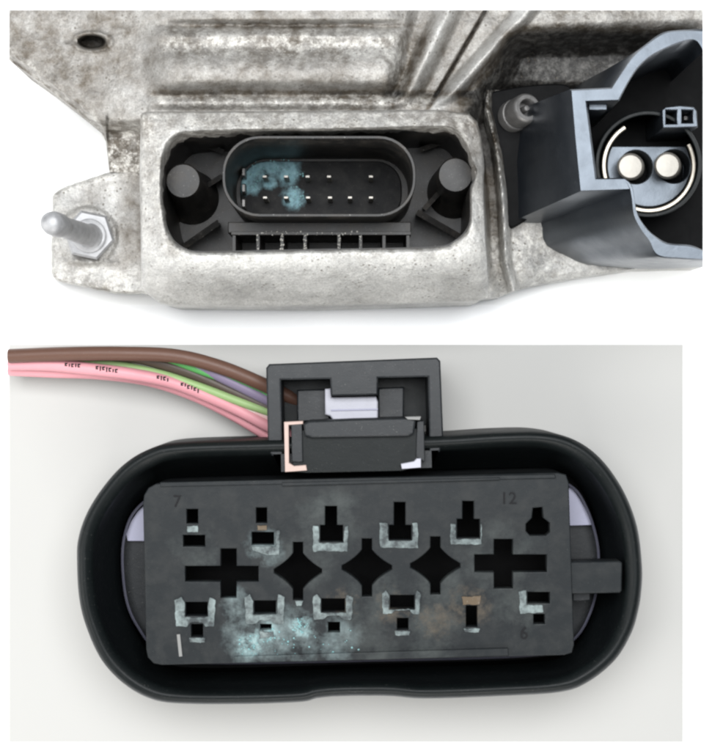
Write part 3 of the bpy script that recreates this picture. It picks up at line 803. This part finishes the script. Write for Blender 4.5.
def text(name, s, px, py, h, mat, parent, z=108.4, rot=0.0, th=0.8):
    cu = bpy.data.curves.new(name, 'FONT'); cu.body = s; cu.size = h * S / 0.7; cu.align_x = 'CENTER'; cu.extrude = th / 2 * S
    t = bpy.data.objects.new('tmp', cu); C.objects.link(t)
    dg = bpy.context.evaluated_depsgraph_get(); dg.update()
    me = bpy.data.meshes.new_from_object(t.evaluated_get(dg)); bpy.data.objects.remove(t); bpy.data.curves.remove(cu)
    w = W(px, py, z)
    me.transform(Matrix.Translation((w.x, w.y, z * S)) @ Matrix.Rotation(rot, 4, 'Z') @ Matrix.Translation((0, -h / 2 * S, 0)))
    return link(name, me, mat, parent, False)
text('moulded_digit', '1', 179.5, 645, 21, M['paleprint'], plug, rot=math.radians(6), th=1.4)
text('moulded_digit', '12', 508.5, 498, 11, M['print'], plug)
text('moulded_digit', '7', 177, 501, 11, M['print'], plug)
text('moulded_digit', '6', 524, 633, 11, M['print'], plug)

# latch on top
slab('latch_frame', [[(266, 368), (269, 364), (437, 357.5), (440.5, 361), (443.5, 437), (440, 452), (272, 456), (268, 450)], [(281, 380), (330, 379), (331, 396), (378, 395), (378, 378), (428, 377), (430, 466), (283, 470)]], 40, 106, M['latch'], plug, 1.6)
slab('latch_back', [[(278, 376), (431, 373), (432, 425), (280, 428)]], 36, 52, M['shell'], plug, 0.8)
slab('latch_cheek', [[(297, 390), (329, 389), (330, 421), (297, 422)]], 50, 76, M['latch'], plug, 1.5)
slab('latch_cheek', [[(378, 388), (404, 387), (404, 419), (378, 420)]], 50, 76, M['latch'], plug, 1.5)
slab('white_clip', [[(325, 389), (330.5, 388.5), (331.5, 397.5), (376, 396.5), (378, 402), (378, 419), (374, 421.5), (334, 421.5), (330, 416), (325, 414.5)]], 60, 92, M['whiteclip'], plug, 1.4)
slab('white_clip', [[(331, 409.5), (378, 408.5), (378, 410), (331, 411)]], 88, 93.5, M['lilac'], plug, 0.3)
# lever that hooks into the shell
slab('latch_panel', [[(292, 430), (420, 428), (421, 466), (402, 471), (306, 473), (292, 472)]], 60, 114, M['shell'], plug, 1.0)
slab('latch_lever', [[(303, 424), (309, 421), (352, 419), (410, 417.5), (416, 420), (414, 434), (408, 436.5), (312, 438), (305, 436)]], 60, 121, M['latch'], plug, 1.8)
slab('latch_cheek', [[(291, 424), (302, 423), (303, 462), (292, 462)]], 60, 117, M['latch'], plug, 0.8)
slab('latch_cheek', [[(417, 421), (424, 421), (425, 462), (416, 457)]], 60, 117, M['latch'], plug, 0.8)
slab('pale_guide', [[(284, 422), (303, 421), (303, 424), (288.5, 425), (289, 463), (294, 466), (306, 465), (307, 470.5), (285, 472)]], 104, 118, M['pinkclip'], plug, 0.6)
slab('pale_guide', [[(401, 464), (414, 461.5), (417, 458.5), (421, 458.5), (421, 467.5), (402, 469)]], 104, 121, M['whiteclip'], plug, 0.6)
slab('pale_guide', [[(405, 417), (421, 416.5), (420, 420), (408, 419.5)]], 104, 124, M['paleprint'], plug, 0.5)

# wires
def wire(pts, r, mat, label, wob=0.0):
    path = catmull([p + (r,) for p in pts], 10, False)
    o = tube('wire', path, M[mat], plug, 16); o['label'] = label; return o
wire([(9, 356, 58), (60, 354, 60), (120, 353.5, 62), (175, 356, 62), (220, 367, 60), (262, 384, 56), (300, 402, 46)], 6.8, 'w_brown', 'brown wire on top of the bundle')
wire([(9, 358, 44), (60, 354, 46), (130, 356, 46), (180, 369, 46), (225, 388, 44), (268, 408, 42), (300, 422, 40)], 6.6, 'w_dark', 'dark brown wire in the middle of the bundle')
wire([(120, 352, 44), (160, 356, 50), (200, 370, 52), (240, 385, 50), (275, 399, 46), (300, 410, 42)], 4.2, 'w_green', 'green wire')
wire([(170, 352, 42), (205, 363, 54), (240, 379, 54), (275, 394, 50), (300, 406, 46)], 4.0, 'w_green', 'green wire beside the brown one')
wire([(150, 354, 40), (190, 363, 50), (230, 381, 51), (272, 402, 46), (300, 414, 42)], 5.6, 'w_violet', 'violet grey wire')
wire([(9, 360, 36), (60, 361, 40), (110, 364, 44), (160, 374, 48), (200, 387, 50), (240, 402, 48), (275, 414, 44), (300, 424, 40)], 4.2, 'w_lime', 'pale green wire')
wire([(100, 361, 30), (150, 374, 40), (195, 388, 45), (235, 403, 44), (272, 417, 40), (300, 428, 38)], 4.6, 'w_white', 'white wire')
P1 = [(9, 364, 48), (50, 365, 50), (90, 369, 52), (130, 374, 52), (170, 382, 50), (205, 395, 48), (240, 411, 44), (272, 428, 40), (300, 440, 36)]
wire(P1, 6.0, 'w_pink', 'pink wire with dark print')
wire([(9, 370, 36), (50, 372, 38), (100, 374, 40), (150, 381, 40), (195, 396, 38), (235, 416, 34), (272, 438, 30), (300, 452, 28)], 5.6, 'w_pink', 'lower pink wire')
wire([(9, 357, 30), (60, 360, 34), (120, 369, 40), (170, 379, 44), (210, 393, 44), (245, 407, 42), (280, 422, 38), (300, 430, 36)], 5.4, 'w_rose', 'pale pink wire')
# faded print on the pink wire: small strokes lying on the insulation
p1 = catmull([p + (6.0,) for p in P1], 40, False)
def print_group(x0, n, step, h):
    for k in range(n):
        x = x0 + k * step
        q = min(p1, key=lambda t: abs(t[0] - x))
        y = q[1] - 1.6 + random.uniform(-0.6, 0.6); hh = h * random.uniform(0.7, 1.1)
        o_ = [(x - 0.6, y - hh / 2), (x + 0.7, y - hh / 2 + 0.4), (x + 0.6, y + hh / 2), (x - 0.7, y + hh / 2)] if k % 2 else \
             [(x - 1.4, y - hh / 2), (x + 1.3, y - hh / 2), (x + 1.3, y - hh / 2 + 1.3), (x - 0.1, y - hh / 2 + 1.5), (x - 0.2, y + hh / 2 - 1.3), (x + 1.2, y + hh / 2 - 1.1), (x + 1.1, y + hh / 2), (x - 1.4, y + hh / 2)]
        slab('wire_print', [o_], q[2] + 4.6, q[2] + 6.2, M['print'], plug, 0.1)
print_group(66, 5, 3.2, 4.4); print_group(97, 7, 3.2, 4.8); print_group(158, 4, 3.2, 4.4); print_group(182, 6, 3.2, 4.4)

# crust of oxide grains grown round the terminals
def crust(name, spots, mat, parent, z, seed):
    rnd = random.Random(seed); v = []; f = []
    for (cx, cy, rad, n) in spots:
        for _ in range(n):
            a = rnd.uniform(0, 6.283); d = rad * rnd.random() ** 0.7; x, y = cx + d * math.cos(a), cy + d * math.sin(a)
            if any(inside(h, x, y) for h in holes) and parent is plug: continue
            r0 = rnd.choice((0.35, 0.5, 0.7, 1.1)); b0 = len(v); m_ = 6
            for zz, k in ((z - 0.3, 1.0), (z + 0.5 * r0, 0.75)):
                for q in range(m_):
                    an = 6.283 * q / m_; rr = r0 * k * rnd.uniform(0.6, 1.3); v.append(W(x + rr * math.cos(an), y + rr * math.sin(an), zz))
            for q in range(m_):
                l = (q + 1) % m_; f.append((b0 + q, b0 + l, b0 + m_ + l, b0 + m_ + q))
            f.append(tuple(b0 + m_ + q for q in range(m_)))
    o = from_py(name, v, f, mat, parent, True); o['kind'] = 'stuff'; return o
def inside(poly, x, y):
    c = False; n = len(poly)
    for i in range(n):
        (x0, y0), (x1, y1) = poly[i - 1], poly[i]
        if (y0 > y) != (y1 > y) and x < (x1 - x0) * (y - y0) / (y1 - y0) + x0: c = not c
    return c
M['oxide'] = plastic('blue_green_oxide', (0.16, 0.31, 0.32), 0.8, 0.5, (0.33, 0.44, 0.43), 0.1)
M['salt'] = plastic('white_oxide_grains', (0.36, 0.35, 0.32), 0.8, 0.3, (0.3, 0.26, 0.2), 0.1)
crust('oxide_crust', [(268, 634, 9, 40), (300, 626, 8, 40), (252, 646, 14, 40), (285, 644, 14, 20), (345, 642, 18, 10), (318, 648, 14, 10)], M['oxide'], plug, 108.2, 3)
crust('oxide_crust', [(255, 170, 13, 40), (278, 168, 14, 40), (297, 172, 9, 18), (295, 197, 11, 30), (252, 186, 9, 16)], M['oxide'], hp, 36.2, 5)
crust('salt_grains', [(x, y, 1.6, n) for x, n in ((282, 6), (305, 6), (339, 6), (360.6, 3), (258, 2)) for y in (236, 240, 245, 249)] + [(x, 233, 2, 2) for x in range(262, 360, 5)], M['salt'], hp, 109.8, 6)

scene.render.engine = 'CYCLES'
scene.cycles.filter_width = 2.5
